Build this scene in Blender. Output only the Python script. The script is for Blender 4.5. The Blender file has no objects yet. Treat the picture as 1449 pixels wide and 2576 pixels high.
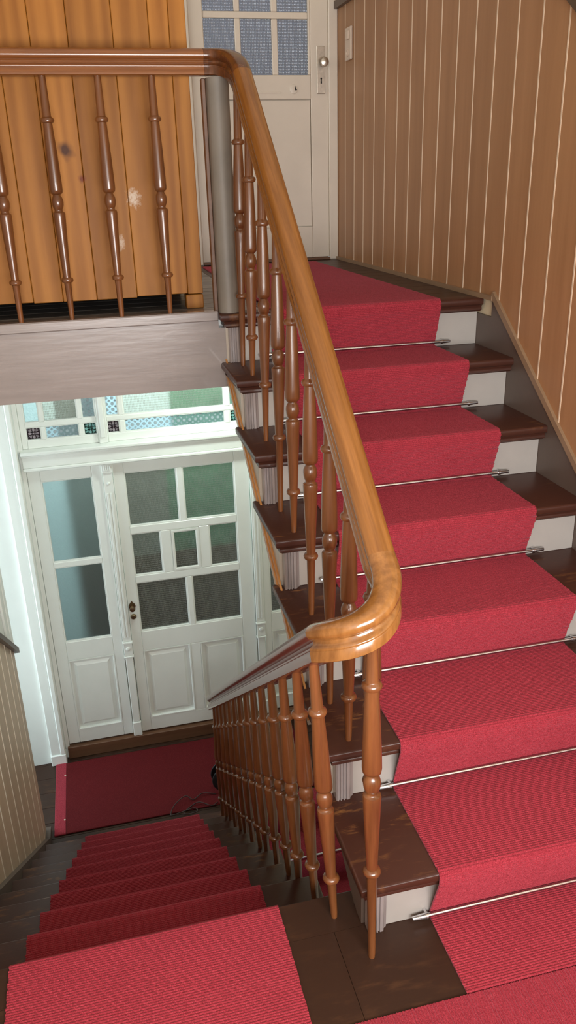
import bpy, math, random
from mathutils import Matrix, Vector
random.seed(7)
sc = bpy.context.scene
C = sc.collection

# ------------------------------------------------------------------ camera
CAM = (-0.44313, -1.27077, 1.64217)
YAW, PITCH, ROLL, FPX = 0.23203, -0.38885, -0.02926, 2027.59
def cam_axes():
    sy, cy = math.sin(YAW), math.cos(YAW)
    f0, r0, u0 = Vector((sy, cy, 0)), Vector((cy, -sy, 0)), Vector((0, 0, 1))
    cp, sp = math.cos(PITCH), math.sin(PITCH)
    f = f0 * cp + u0 * sp
    u = u0 * cp - f0 * sp
    c, s = math.cos(ROLL), math.sin(ROLL)
    return r0 * c + u * s, u * c - r0 * s, f
_r, _u, _f = cam_axes()
cd = bpy.data.cameras.new('camera')
cd.sensor_fit = 'VERTICAL'; cd.sensor_height = 36.0; cd.lens = FPX * 36.0 / 2576.0
cd.clip_start = 0.02
co = bpy.data.objects.new('camera', cd); C.objects.link(co)
co.matrix_world = Matrix(((_r.x, _u.x, -_f.x, CAM[0]), (_r.y, _u.y, -_f.y, CAM[1]), (_r.z, _u.z, -_f.z, CAM[2]), (0, 0, 0, 1)))
sc.camera = co

# ------------------------------------------------------------------ world, lights, exposure
sc.view_settings.view_transform = 'Standard'; sc.view_settings.look = 'None'
sc.view_settings.gamma = 1.0; sc.view_settings.use_curve_mapping = False
sc.view_settings.exposure = 0.1
sc.cycles.use_denoising = True
sc.cycles.max_bounces = 8; sc.cycles.diffuse_bounces = 5; sc.cycles.glossy_bounces = 3
sc.cycles.transmission_bounces = 6; sc.cycles.sample_clamp_indirect = 6.0
sc.cycles.caustics_refractive = False; sc.cycles.caustics_reflective = False
w = bpy.data.worlds.new('world'); sc.world = w; w.use_nodes = True
w.node_tree.nodes['Background'].inputs[0].default_value = (0.80, 0.88, 1.0, 1)
w.node_tree.nodes['Background'].inputs[1].default_value = 0.6
def area(name, loc, rot, sx, sy, power, col):
    d = bpy.data.lights.new(name, 'AREA'); d.shape = 'RECTANGLE'; d.size = sx; d.size_y = sy
    d.energy = power; d.color = col
    o = bpy.data.objects.new(name, d); C.objects.link(o); o.location = loc; o.rotation_euler = rot
    return o
PI = math.pi
# daylight at the windows of the house: half landing window behind the viewer, hall window; the upper hall light is added
area('landing_window_daylight', (-0.05, -1.99, 1.32), (PI/2, 0, 0), 1.5, 0.95, 92, (1.0, 0.985, 0.97))
area('hall_window_daylight', (-2.72, 2.95, -0.55), (PI/2, 0, -PI/2), 0.6, 1.5, 28, (0.76, 0.90, 1.0))
area('vestibule_daylight', (0.25, 3.75, 1.10), (math.radians(38), 0, 0), 1.6, 0.5, 55, (0.90, 1.0, 0.95))
area('upper_room_daylight', (0.4, 3.6, 3.4), (math.radians(40), 0, 0), 1.4, 0.6, 9, (0.95, 0.96, 1.0))
area('upper_hall_fill', (-0.98, 2.82, 2.45), (PI/2, 0, -PI/2), 0.85, 1.3, 10, (1.0, 0.97, 0.92))  # added light to brighten the upper wall and door; no opening behind it

# ------------------------------------------------------------------ mesh helpers
def mk(name, verts, faces, mat=None, parent=None, smooth=False, loc=None):
    me = bpy.data.meshes.new(name)
    me.from_pydata([tuple(v) for v in verts], [], faces)
    me.update()
    if smooth: me.shade_smooth() if smooth is True else me.shade_smooth()
    if mat: me.materials.append(mat)
    o = bpy.data.objects.new(name, me); C.objects.link(o)
    if loc: o.location = loc
    if parent: o.parent = parent
    if smooth == 'auto': autosmooth(o)
    return o
def autosmooth(o, ang=0.6):
    me = o.data
    me.shade_smooth()
    me.set_sharp_from_angle(angle=ang)
def tag(o, label=None, cat=None, group=None, kind=None):
    if label: o['label'] = label
    if cat: o['category'] = cat
    if group: o['group'] = group
    if kind: o['kind'] = kind
    return o
def thing(name, label, cat=None, loc=(0, 0, 0), group=None, kind=None):
    o = bpy.data.objects.new(name, None); C.objects.link(o)
    o.location = loc; o.empty_display_size = 0.05
    return tag(o, label, cat, group, kind)
def wloc(o):
    v = Vector(o.location)
    while o.parent: o = o.parent; v = v + Vector(o.location)
    return v
def sub(child, parent):                       # make a sub-part, keeping its place
    d = wloc(child) - wloc(parent); child.parent = parent; child.location = d
    return child
def adopt(child, parent):                     # parent keeping the world position (parents only translate)
    child.parent = parent
    if parent.type == 'EMPTY':
        child.location = Vector(child.location) - parent.location
    return child
def cb(x0, x1, y0, y1, z0, z1, c=0.003):      # chamfered box
    if x0 > x1: x0, x1 = x1, x0
    if y0 > y1: y0, y1 = y1, y0
    if z0 > z1: z0, z1 = z1, z0
    c = min(c, (x1-x0)*.45, (y1-y0)*.45, (z1-z0)*.45)
    X, Y, Z = (x0, x1), (y0, y1), (z0, z1)
    V = []; idx = {}
    for i in (0, 1):
        for j in (0, 1):
            for k in (0, 1):
                sx, sy, sz = (1-2*i)*c, (1-2*j)*c, (1-2*k)*c
                idx[i, j, k, 'x'] = len(V); V.append((X[i], Y[j]+sy, Z[k]+sz))
                idx[i, j, k, 'y'] = len(V); V.append((X[i]+sx, Y[j], Z[k]+sz))
                idx[i, j, k, 'z'] = len(V); V.append((X[i]+sx, Y[j]+sy, Z[k]))
    F = []
    def quad(a, b, c_, d, flip):
        F.append((a, d, c_, b) if flip else (a, b, c_, d))
    for s in (0, 1):
        quad(idx[s,0,0,'x'], idx[s,1,0,'x'], idx[s,1,1,'x'], idx[s,0,1,'x'], s == 0)
        quad(idx[0,s,0,'y'], idx[1,s,0,'y'], idx[1,s,1,'y'], idx[0,s,1,'y'], s == 1)
        quad(idx[0,0,s,'z'], idx[1,0,s,'z'], idx[1,1,s,'z'], idx[0,1,s,'z'], s == 0)
    for i in (0, 1):
        for j in (0, 1):
            quad(idx[i,j,0,'x'], idx[i,j,0,'y'], idx[i,j,1,'y'], idx[i,j,1,'x'], (i ^ j) == 1)
            quad(idx[i,0,j,'x'], idx[i,0,j,'z'], idx[i,1,j,'z'], idx[i,1,j,'x'], (i ^ j) == 0)
            quad(idx[0,i,j,'y'], idx[0,i,j,'z'], idx[1,i,j,'z'], idx[1,i,j,'y'], (i ^ j) == 1)
            for k in (0, 1):
                t = (idx[i,j,k,'x'], idx[i,j,k,'y'], idx[i,j,k,'z'])
                F.append(t if (i + j + k) % 2 == 1 else t[::-1])
    return V, F
def box(name, x0, x1, y0, y1, z0, z1, mat, parent=None, c=0.003):
    V, F = cb(x0, x1, y0, y1, z0, z1, c)
    return mk(name, V, F, mat, parent)
def prism(name, poly, axis, a, b, mat, parent=None):   # polygon (two other axes in order) extruded along axis
    def P(p, t):
        return {'x': (t, p[0], p[1]), 'y': (p[0], t, p[1]), 'z': (p[0], p[1], t)}[axis]
    n = len(poly)
    V = [P(p, a) for p in poly] + [P(p, b) for p in poly]
    if n > 6:
        from mathutils.geometry import tessellate_polygon
        tri = tessellate_polygon([[Vector((p[0], p[1], 0)) for p in poly]])
        F = [tuple(t) for t in tri] + [(t[2]+n, t[1]+n, t[0]+n) for t in tri]
    else:
        F = [tuple(range(n)), tuple(range(2*n-1, n-1, -1))]
    for i in range(n):
        j = (i+1) % n
        F.append((i, i+n, j+n, j))
    o = mk(name, V, F, mat, parent)
    fixn(o)
    return o
def fixn(o):
    import bmesh
    bm = bmesh.new(); bm.from_mesh(o.data)
    bmesh.ops.recalc_face_normals(bm, faces=bm.faces)
    bm.to_mesh(o.data); bm.free()
def loft(name, rings, mat, parent=None, axis='z', smooth=False, caps=True):
    """rings: (t, a0, a1, b0, b1) rectangles stacked along axis"""
    V = []; F = []
    for t, a0, a1, b0, b1 in rings:
        for p, q in ((a0, b0), (a1, b0), (a1, b1), (a0, b1)):
            V.append({'z': (p, q, t), 'y': (p, t, q), 'x': (t, p, q)}[axis])
    for i in range(len(rings)-1):
        for k in range(4):
            a, b = i*4+k, i*4+(k+1) % 4
            F.append((a, b, b+4, a+4))
    if caps:
        F.append((3, 2, 1, 0)); m = (len(rings)-1)*4; F.append((m, m+1, m+2, m+3))
    o = mk(name, V, F, mat, parent)
    fixn(o)
    if smooth: autosmooth(o, 0.7)
    return o
def frame(name, x0, x1, z0, z1, wd, y0, y1, mat, parent=None, slope=0.0):
    """picture frame moulding in the xz plane, front at y0"""
    def ring(i, y): return [(x0+i, y, z0+i), (x1-i, y, z0+i), (x1-i, y, z1-i), (x0+i, y, z1-i)]
    V = ring(0, y1) + ring(0, y0) + ring(wd*.6, y0) + ring(wd, y0+slope) + ring(wd, y1)
    F = []
    for L in range(4):
        for k in range(4):
            a, b = L*4+k, L*4+(k+1) % 4
            F.append((a, b, b+4, a+4))
    for k in range(4):
        a, b = 16+k, 16+(k+1) % 4
        F.append((a, b, (k+1) % 4, k))
    o = mk(name, V, F, mat, parent); fixn(o); return o
def lathe(name, prof, mat, parent=None, n=20, org=(0, 0, 0), lean=(0, 0), axis='z'):
    V = []; F = []
    for r, z in prof:
        for k in range(n):
            a = 2*PI*k/n
            x, y = r*math.cos(a), r*math.sin(a)
            if axis == 'z': V.append((x + lean[0]*z, y + lean[1]*z, z))
            elif axis == 'y': V.append((x, z, y))
            else: V.append((z, x, y))
    m = len(prof)
    for i in range(m-1):
        for k in range(n):
            a, b = i*n+k, i*n+(k+1) % n
            F.append((a, b, b+n, a+n))
    F.append(tuple(range(n-1, -1, -1))); F.append(tuple(range((m-1)*n, m*n)))
    o = mk(name, V, F, mat, parent, loc=org); fixn(o); autosmooth(o, 0.8)
    return o
def tube(name, pts, r, mat, parent=None, n=8):
    V = []; F = []
    pts = [Vector(p) for p in pts]
    for i, p in enumerate(pts):
        t = (pts[min(i+1, len(pts)-1)] - pts[max(i-1, 0)]).normalized()
        s = t.cross(Vector((0, 0, 1)))
        if s.length < 1e-3: s = Vector((1, 0, 0))
        s.normalize(); u = s.cross(t)
        for k in range(n):
            a = 2*PI*k/n
            V.append(p + s*(r*math.cos(a)) + u*(r*math.sin(a)))
    for i in range(len(pts)-1):
        for k in range(n):
            a, b = i*n+k, i*n+(k+1) % n
            F.append((a, b, b+n, a+n))
    F.append(tuple(range(n-1, -1, -1))); F.append(tuple(range((len(pts)-1)*n, len(pts)*n)))
    o = mk(name, V, F, mat, parent); fixn(o); autosmooth(o, 1.0)
    return o

# ------------------------------------------------------------------ material helpers
def nt(name):
    m = bpy.data.materials.new(name); m.use_nodes = True
    return m, m.node_tree.nodes, m.node_tree.links, m.node_tree.nodes['Principled BSDF']
def coords(N, L, scale, src='Object', rot=None):
    t = N.new('ShaderNodeTexCoord'); mp = N.new('ShaderNodeMapping')
    mp.inputs['Scale'].default_value = scale
    if rot is not None:
        mp.vector_type = 'TEXTURE'; mp.inputs['Rotation'].default_value = rot; mp.inputs['Scale'].default_value = tuple(1/q for q in scale)
    L.new(t.outputs[src], mp.inputs[0]); return mp
def ramp(N, stops):
    r = N.new('ShaderNodeValToRGB'); e = r.color_ramp.elements
    while len(e) < len(stops): e.new(0.5)
    for i, (p, c) in enumerate(stops):
        e[i].position = p; e[i].color = (*c, 1) if len(c) == 3 else c
    return r
def noise(N, L, vec, scale, detail=4, rough=.55):
    n = N.new('ShaderNodeTexNoise'); n.inputs['Scale'].default_value = scale
    n.inputs['Detail'].default_value = detail; n.inputs['Roughness'].default_value = rough
    L.new(vec.outputs[0], n.inputs['Vector']); return n
def bump(N, L, B, h, strength, dist):
    b = N.new('ShaderNodeBump'); b.inputs['Strength'].default_value = strength; b.inputs['Distance'].default_value = dist
    L.new(h, b.inputs['Height']); L.new(b.outputs[0], B.inputs['Normal']); return b
def paint(name, col, rough=.4, var=.06, coat=0.0, bstr=.25, bscale=90, spec=.5, an=(1, 1, 1)):
    m, N, L, B = nt(name)
    v = coords(N, L, an); n = noise(N, L, v, 7, 4)
    c2 = tuple(max(0, x*(1-2*var)) for x in col)
    r = ramp(N, [(.3, c2), (.7, col)]); L.new(n.outputs[0], r.inputs[0]); L.new(r.outputs[0], B.inputs['Base Color'])
    B.inputs['Roughness'].default_value = rough; B.inputs['Coat Weight'].default_value = coat
    B.inputs['Specular IOR Level'].default_value = spec
    n2 = noise(N, L, v, bscale, 3); bump(N, L, B, n2.outputs[0], bstr, .0006)
    return m
def wood(name, dark, light, scale, rough=.35, coat=0.0, per=0.0, bands=0.0, bstr=.2, spec=.5, rot=None):
    """scale: mapping scale; the grain runs along the axis with the small value"""
    m, N, L, B = nt(name)
    v = coords(N, L, scale, 'Object', rot); n = noise(N, L, v, 1.0, 6, .6)
    fac = n.outputs[0]
    if bands:
        wv = N.new('ShaderNodeTexWave'); wv.inputs['Scale'].default_value = bands; wv.inputs['Distortion'].default_value = 9
        wv.inputs['Detail'].default_value = 3; wv.inputs['Detail Scale'].default_value = 1.2
        L.new(v.outputs[0], wv.inputs[0])
        mx = N.new('ShaderNodeMath'); mx.operation = 'MULTIPLY_ADD'; mx.inputs[1].default_value = .38
        L.new(wv.outputs[1], mx.inputs[0]); mx.inputs[1].default_value = .22
        hf = N.new('ShaderNodeMath'); hf.operation = 'MULTIPLY'; hf.inputs[1].default_value = .78
        L.new(n.outputs[0], hf.inputs[0]); L.new(hf.outputs[0], mx.inputs[2]); fac = mx.outputs[0]
    r = ramp(N, [(.28, dark), (.72, light)]); L.new(fac, r.inputs[0])
    out = r.outputs[0]
    if per:
        oi = N.new('ShaderNodeObjectInfo'); hs = N.new('ShaderNodeHueSaturation')
        mr = N.new('ShaderNodeMapRange'); mr.inputs['To Min'].default_value = 1-per; mr.inputs['To Max'].default_value = 1+per
        L.new(oi.outputs['Random'], mr.inputs[0]); L.new(mr.outputs[0], hs.inputs['Value']); L.new(out, hs.inputs['Color']); out = hs.outputs[0]
    L.new(out, B.inputs['Base Color'])
    B.inputs['Roughness'].default_value = rough; B.inputs['Coat Weight'].default_value = coat; B.inputs['Coat Roughness'].default_value = .12
    B.inputs['Specular IOR Level'].default_value = spec
    bump(N, L, B, fac, bstr, .0008)
    return m
def worn(name, base, worn_c, rough=.3, scale=9, lo=.56, hi=.72, coat=.25, spec=.3):
    m, N, L, B = nt(name)
    v = coords(N, L, (1, 4.0, 1)); n = noise(N, L, v, scale, 6, .62); v2 = coords(N, L, (1, 1, 1)); n2 = noise(N, L, v2, 3, 2)
    r = ramp(N, [(lo, (0, 0, 0)), (hi, (1, 1, 1))]); L.new(n.outputs[0], r.inputs[0])
    r2 = ramp(N, [(.42, (0, 0, 0)), (.66, (1, 1, 1))]); L.new(n2.outputs[0], r2.inputs[0])
    mu = N.new('ShaderNodeMath'); mu.operation = 'MULTIPLY'; L.new(r.outputs[0], mu.inputs[0]); L.new(r2.outputs[0], mu.inputs[1])
    mx = N.new('ShaderNodeMix'); mx.data_type = 'RGBA'; mx.inputs[6].default_value = (*base, 1); mx.inputs[7].default_value = (*worn_c, 1)
    L.new(mu.outputs[0], mx.inputs[0]); L.new(mx.outputs[2], B.inputs['Base Color'])
    B.inputs['Roughness'].default_value = rough; B.inputs['Coat Weight'].default_value = coat; B.inputs['Coat Roughness'].default_value = .2
    B.inputs['Specular IOR Level'].default_value = spec
    n3 = noise(N, L, v, 45, 3); bump(N, L, B, n3.outputs[0], .2, .0008)
    return m
def metal(name, col, rough):
    m, N, L, B = nt(name)
    v = coords(N, L, (1, 1, 1)); n = noise(N, L, v, 60, 3)
    r = ramp(N, [(.3, tuple(c*.8 for c in col)), (.7, col)]); L.new(n.outputs[0], r.inputs[0]); L.new(r.outputs[0], B.inputs['Base Color'])
    B.inputs['Metallic'].default_value = 1; B.inputs['Roughness'].default_value = rough
    return m
def carpet(name, a, b, sheen=.35):
    m, N, L, B = nt(name)
    v = coords(N, L, (1, 1, 1)); n = noise(N, L, v, 420, 3, .6); n2 = noise(N, L, v, 6, 3)
    r = ramp(N, [(.32, a), (.60, b), (.78, tuple(min(1, c*1.25+.04) for c in b))]); L.new(n.outputs[0], r.inputs[0])
    hs = N.new('ShaderNodeHueSaturation'); mr = N.new('ShaderNodeMapRange'); mr.inputs['To Min'].default_value = .9; mr.inputs['To Max'].default_value = 1.1
    L.new(n2.outputs[0], mr.inputs[0]); L.new(mr.outputs[0], hs.inputs['Value']); L.new(r.outputs[0], hs.inputs['Color'])
    L.new(hs.outputs[0], B.inputs['Base Color'])
    B.inputs['Roughness'].default_value = .85; B.inputs['Specular IOR Level'].default_value = .2
    B.inputs['Sheen Weight'].default_value = sheen; B.inputs['Sheen Roughness'].default_value = .4; B.inputs['Sheen Tint'].default_value = (1, .45, .55, 1)
    bump(N, L, B, n.outputs[0], .5, .0012)
    return m
def glass(name, tint, pattern='hammer', rough=.22, body=.25, bodycol=(.30, .36, .36)):
    """frosted, figured pane: rough refraction plus a thin scattering body"""
    m, N, L, B = nt(name)
    N.remove(B); out = N['Material Output']
    gl = N.new('ShaderNodeBsdfRefraction'); gl.inputs['Color'].default_value = (*tint, 1); gl.inputs['Roughness'].default_value = rough; gl.inputs['IOR'].default_value = 1.12
    sp = N.new('ShaderNodeBsdfGlossy'); sp.inputs['Roughness'].default_value = .18; sp.inputs['Color'].default_value = (.9, .95, 1, 1)
    df = N.new('ShaderNodeBsdfDiffuse'); df.inputs['Color'].default_value = (*bodycol, 1)
    m1 = N.new('ShaderNodeMixShader'); m1.inputs[0].default_value = body
    L.new(gl.outputs[0], m1.inputs[1]); L.new(df.outputs[0], m1.inputs[2])
    m2 = N.new('ShaderNodeMixShader'); fr = N.new('ShaderNodeFresnel'); fr.inputs[0].default_value = 1.45
    L.new(fr.outputs[0], m2.inputs[0]); L.new(m1.outputs[0], m2.inputs[1]); L.new(sp.outputs[0], m2.inputs[2]); L.new(m2.outputs[0], out.inputs[0])
    bp = N.new('ShaderNodeBump'); bp.inputs['Strength'].default_value = .9; bp.inputs['Distance'].default_value = .004
    t = N.new('ShaderNodeTexCoord')
    if pattern == 'hammer':                       # small lozenges; refracted bright and dark imitated by varying the diffuse body
        mp = N.new('ShaderNodeMapping'); mp.inputs['Scale'].default_value = (125, 1, 72); L.new(t.outputs['Object'], mp.inputs[0])
        vo = N.new('ShaderNodeTexVoronoi'); vo.inputs['Scale'].default_value = 1.0; vo.inputs['Randomness'].default_value = .10
        L.new(mp.outputs[0], vo.inputs['Vector']); L.new(vo.outputs[0], bp.inputs['Height'])
        mm = N.new('ShaderNodeMapRange'); mm.inputs['From Min'].default_value = .12; mm.inputs['From Max'].default_value = .60
        mm.inputs['To Min'].default_value = min(1, body*2.0); mm.inputs['To Max'].default_value = body*.15
        L.new(vo.outputs[0], mm.inputs[0]); L.new(mm.outputs[0], m1.inputs[0])
    elif pattern == 'rings':
        mp = N.new('ShaderNodeMapping'); mp.inputs['Scale'].default_value = (30, 1, 30); L.new(t.outputs['Object'], mp.inputs[0])
        vo = N.new('ShaderNodeTexVoronoi'); vo.inputs['Scale'].default_value = 1.0; vo.inputs['Randomness'].default_value = 0.0
        L.new(mp.outputs[0], vo.inputs['Vector'])
        rr = ramp(N, [(.0, (0, 0, 0)), (.16, (0, 0, 0)), (.24, (1, 1, 1)), (.38, (1, 1, 1)), (.46, (0, 0, 0)), (.62, (0, 0, 0)), (.7, (1, 1, 1))])
        L.new(vo.outputs[0], rr.inputs[0]); L.new(rr.outputs[0], bp.inputs['Height'])
        mm = N.new('ShaderNodeMapRange'); mm.inputs['To Min'].default_value = body*.4; mm.inputs['To Max'].default_value = min(1, body*2.4)
        L.new(rr.outputs[0], mm.inputs[0]); L.new(mm.outputs[0], m1.inputs[0])
    else:
        mp = N.new('ShaderNodeMapping'); mp.inputs['Scale'].default_value = (60, 1, 60); L.new(t.outputs['Object'], mp.inputs[0])
        nn = N.new('ShaderNodeTexNoise'); nn.inputs['Scale'].default_value = 1.5; L.new(mp.outputs[0], nn.inputs[0]); L.new(nn.outputs[0], bp.inputs['Height'])
    for n in (gl, sp): L.new(bp.outputs[0], n.inputs['Normal'])
    return m

M = {}
M['white'] = paint('white gloss paint', (.86, .885, .84), .32, .02, .15, .15)
M['plaster'] = paint('white plaster', (.84, .855, .83), .7, .03, 0, .3, 40)
M['cream_plaster'] = paint('cream plaster', (.74, .62, .42), .75, .03, 0, .3, 40)
M['cream'] = paint('cream door paint', (.74, .665, .565), .42, .03, .05, .15)
M['riser'] = paint('grey riser paint', (.40, .365, .335), .38, .05, .1, .4, 60)
M['bracket'] = paint('brush marked grey paint', (.33, .28, .27), .3, .15, .2, .5, 50)
M['fascia'] = paint('taupe gloss paint', (.305, .262, .245), .26, .07, .35, .8, 12, .5, (.5, 1, 4))
M['post'] = paint('taupe post paint', (.225, .195, .16), .5, .12, .0, .5, 18)
M['string'] = paint('dark brown string paint', (.115, .080, .062), .45, .08, .05, .3)
M['side'] = paint('buff string paint', (.47, .40, .32), .4, .08, .1, .3)
M['tread'] = worn('dark stained tread', (.056, .019, .012), (.27, .115, .036), .36, 13, .56, .72, .10)
M['floor'] = worn('dark stained boards', (.038, .017, .010), (.10, .044, .020), .42, 9, .52, .8, .05)
M['greyfloor'] = wood('worn grey boards', (.06, .05, .045), (.24, .22, .20), (1.2, 22, 22), .35, .1, .15)
M['baluster'] = wood('red brown turned wood', (.085, .027, .0085), (.215, .077, .0235), (40, 40, 3), .28, .45, .10)
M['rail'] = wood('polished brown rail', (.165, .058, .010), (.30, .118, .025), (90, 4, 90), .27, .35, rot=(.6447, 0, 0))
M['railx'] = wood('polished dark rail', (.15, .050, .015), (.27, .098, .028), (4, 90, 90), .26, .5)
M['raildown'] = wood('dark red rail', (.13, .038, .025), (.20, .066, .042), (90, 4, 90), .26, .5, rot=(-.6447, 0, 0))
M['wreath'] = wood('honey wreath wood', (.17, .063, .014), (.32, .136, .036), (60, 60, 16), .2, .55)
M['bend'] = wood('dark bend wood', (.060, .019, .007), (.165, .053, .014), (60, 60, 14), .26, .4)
M['pine'] = wood('varnished pine', (.25, .090, .013), (.415, .170, .031), (14, 14, 1.1), .5, .0, .10, .4, .2, .22)
def spot(m, centre, rad, col, scale=60):
    N, L = m.node_tree.nodes, m.node_tree.links; B = N['Principled BSDF']
    src = B.inputs['Base Color'].links[0].from_socket
    g = N.new('ShaderNodeNewGeometry')
    d = N.new('ShaderNodeVectorMath'); d.operation = 'SUBTRACT'; d.inputs[1].default_value = centre; L.new(g.outputs['Position'], d.inputs[0])
    dv = N.new('ShaderNodeVectorMath'); dv.operation = 'DIVIDE'; dv.inputs[1].default_value = rad; L.new(d.outputs[0], dv.inputs[0])
    ln = N.new('ShaderNodeVectorMath'); ln.operation = 'LENGTH'; L.new(dv.outputs[0], ln.inputs[0])
    n = N.new('ShaderNodeTexNoise'); n.inputs['Scale'].default_value = scale; L.new(g.outputs['Position'], n.inputs['Vector'])
    ad = N.new('ShaderNodeMath'); ad.operation = 'MULTIPLY_ADD'; ad.inputs[1].default_value = 1.6; ad.inputs[2].default_value = -.8; L.new(n.outputs[0], ad.inputs[0])
    sm = N.new('ShaderNodeMath'); L.new(ln.outputs['Value'], sm.inputs[0]); L.new(ad.outputs[0], sm.inputs[1])
    r = N.new('ShaderNodeMapRange'); r.inputs['From Min'].default_value = 1.0; r.inputs['From Max'].default_value = .25; L.new(sm.outputs[0], r.inputs[0])
    mx = N.new('ShaderNodeMix'); mx.data_type = 'RGBA'; mx.inputs[7].default_value = (*col, 1)
    L.new(r.outputs[0], mx.inputs[0]); L.new(src, mx.inputs[6]); L.new(mx.outputs[2], B.inputs['Base Color'])
spot(M['pine'], (-.451, 1.712, 1.755), (.030, .05, .040), (.075, .024, .008), 22)
spot(M['pine'], (-.411, 1.712, 1.669), (.014, .05, .014), (.17, .035, .010), 40)
spot(M['pine'], (-.245, 1.712, 1.606), (.026, .05, .034), (.60, .47, .36), 120)
spot(M['pine'], (-.302, 1.712, 1.463), (.014, .05, .028), (.56, .42, .31), 120)
M['board'] = wood('brown tongue and groove', (.315, .155, .069), (.40, .208, .098), (16, 16, 1.0), .42, .04, .06, spec=.35)
M['boardl'] = wood('tan tongue and groove', (.50, .375, .26), (.58, .44, .31), (16, 16, 1.0), .45, .05, .05)
M['beadl'] = paint('pale bead of the lower wall', (.90, .80, .66), .45, .05)
M['bead'] = paint('pale bead', (.74, .58, .42), .45, .05)
M['cap'] = paint('dark cap rail', (.085, .052, .035), .4, .1)
M['capl'] = paint('grey cap rail', (.15, .12, .105), .4, .1)
M['shoe'] = paint('tan shoe moulding', (.30, .19, .11), .45, .1)
M['orange'] = wood('orange moulding', (.38, .16, .045), (.56, .27, .09), (30, 2, 30), .35, .2)
M['thresh'] = wood('brown threshold', (.10, .045, .022), (.17, .080, .042), (2, 30, 30), .45)
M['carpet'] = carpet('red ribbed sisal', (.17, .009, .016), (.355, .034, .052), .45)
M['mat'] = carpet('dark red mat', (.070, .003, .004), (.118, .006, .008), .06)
M['steel'] = metal('brushed steel', (.78, .78, .80), .24)
M['brass'] = metal('aged brass', (.30, .22, .13), .38)
M['nickel'] = metal('satin nickel', (.66, .60, .52), .35)
M['black'] = paint('black', (.012, .012, .012), .5, .1)
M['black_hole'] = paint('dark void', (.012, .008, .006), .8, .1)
M['cable'] = paint('dark cable', (.045, .022, .020), .5, .1)
M['plate'] = paint('beige plastic', (.62, .50, .40), .35, .02)
M['g_ham'] = glass('hammered glass', (.82, .83, .78), 'hammer', .20, .26, (.45, .48, .45))
M['g_plain'] = glass('frosted glass', (.86, .94, .94), 'soft', .38, .12, (.30, .36, .37))
M['g_ring'] = glass('ring etched glass', (.80, .90, .95), 'rings', .25, .32, (.42, .50, .55))
M['g_purple'] = glass('purple glass', (.12, .05, .07), 'soft', .25, .6, (.022, .010, .016))
M['g_green'] = glass('green glass', (.05, .22, .16), 'soft', .25, .6, (.010, .050, .038))
M['g_up'] = glass('ribbed door glass', (.80, .82, .88), 'hammer', .22, .30, (.42, .43, .47))
M['etch_p'] = paint('etched mauve', (.34, .29, .32), .5, .1)
M['etch_g'] = paint('etched mint', (.22, .48, .46), .5, .1)
M['room'] = paint('grey green room', (.20, .215, .20), .8, .1)
M['roomb'] = paint('brown dim room', (.105, .088, .072), .8, .1)
M['paleblue'] = paint('pale blue wall', (.62, .72, .76), .8, .05)
M['hedge'] = paint('garden green', (.14, .27, .19), .8, .2)
M['blue_room'] = paint('blue grey room', (.46, .46, .47), .8, .05)

# ------------------------------------------------------------------ measures (metres; half landing floor is z = 0)
G, RI, NO, XR = 0.25426, 0.175, 0.0454, 0.983     # upper flight going, rise, nosing overhang, width
G2, R2, Y2 = 0.24155, 0.18414, 0.16457            # lower flight
ZU, ZL = 7*RI, -10*R2                             # upper floor, hall floor
YF = 1.575                                        # face of the upper landing edge
XL = -1.02                                        # left wall
YB = -1.95                                        # back wall
def nosing_up(y): return RI + (RI/G)*y
def nosing_dn(y): return -(y-Y2)*R2/G2

# ------------------------------------------------------------------ room shell
S = lambda o, label: tag(o, label, kind='structure')
# half landing floor of dark boards
fl = S(thing('floor', 'dark stained boards of the half landing between the two flights'), None)
xs = [XL, -.86, -.62, -.36, -.047, .25, .55, .80, XR]
for a, b in zip(xs, xs[1:]):
    box('plank', a+.0004, b-.0004, YB, .058 if b < .26 else .05, -.03, 0, M['floor'], fl, .0005)
prism('plank', [(.0583, -.026), (Y2-.003, -.026), (Y2, -.022), (Y2, -.004), (Y2-.0015, -.001), (Y2-.004, 0), (.0583, 0)], 'x', XL, .034, M['floor'], fl)
box('nosing_moulding', XL, .028, .09, Y2-.013, -.048, -.0262, M['tread'], fl, .006)
box('subfloor', XL, XR, YB, .13, -.10, -.0305, M['string'], fl, .002)
# hall floor below
fl2 = S(thing('floor', 'dark floorboards of the lower hall in front of the white door'), None)
yy = 2.30
while yy < 3.355:
    y1 = min(yy+.135, 3.36)
    box('plank', -2.78, .0 if yy < 2.42 else XR, yy+.001, y1-.001, ZL-.03, ZL, M['floor'], fl2, .0015)
    yy = y1
# upper landing floor
fl3 = S(thing('floor', 'worn boards of the upper landing beside the pine cupboard'), None)
yy = 1.60
while yy < 3.34:
    y1 = min(yy+.118, 3.36)
    box('plank', XL, .155, yy+.001, y1-.001, ZU-.025, ZU, M['greyfloor'], fl3, .002)
    box('plank', .1555, XR+.011, yy+.001, y1-.001, ZU-.025, ZU, M['floor'], fl3, .0015)
    yy = y1
# ceiling of the hall = body of the upper landing
S(box('ceiling', -2.78, XR, YF+.045, 3.40, .965, ZU-.026, M['plaster'], None, .002), 'white ceiling over the lower hall')
S(box('ceiling', XL-.1, XR+.1, YB-.1, 3.55, 3.72, 3.80, M['plaster'], None, .002), 'white ceiling high over the stairwell')

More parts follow.
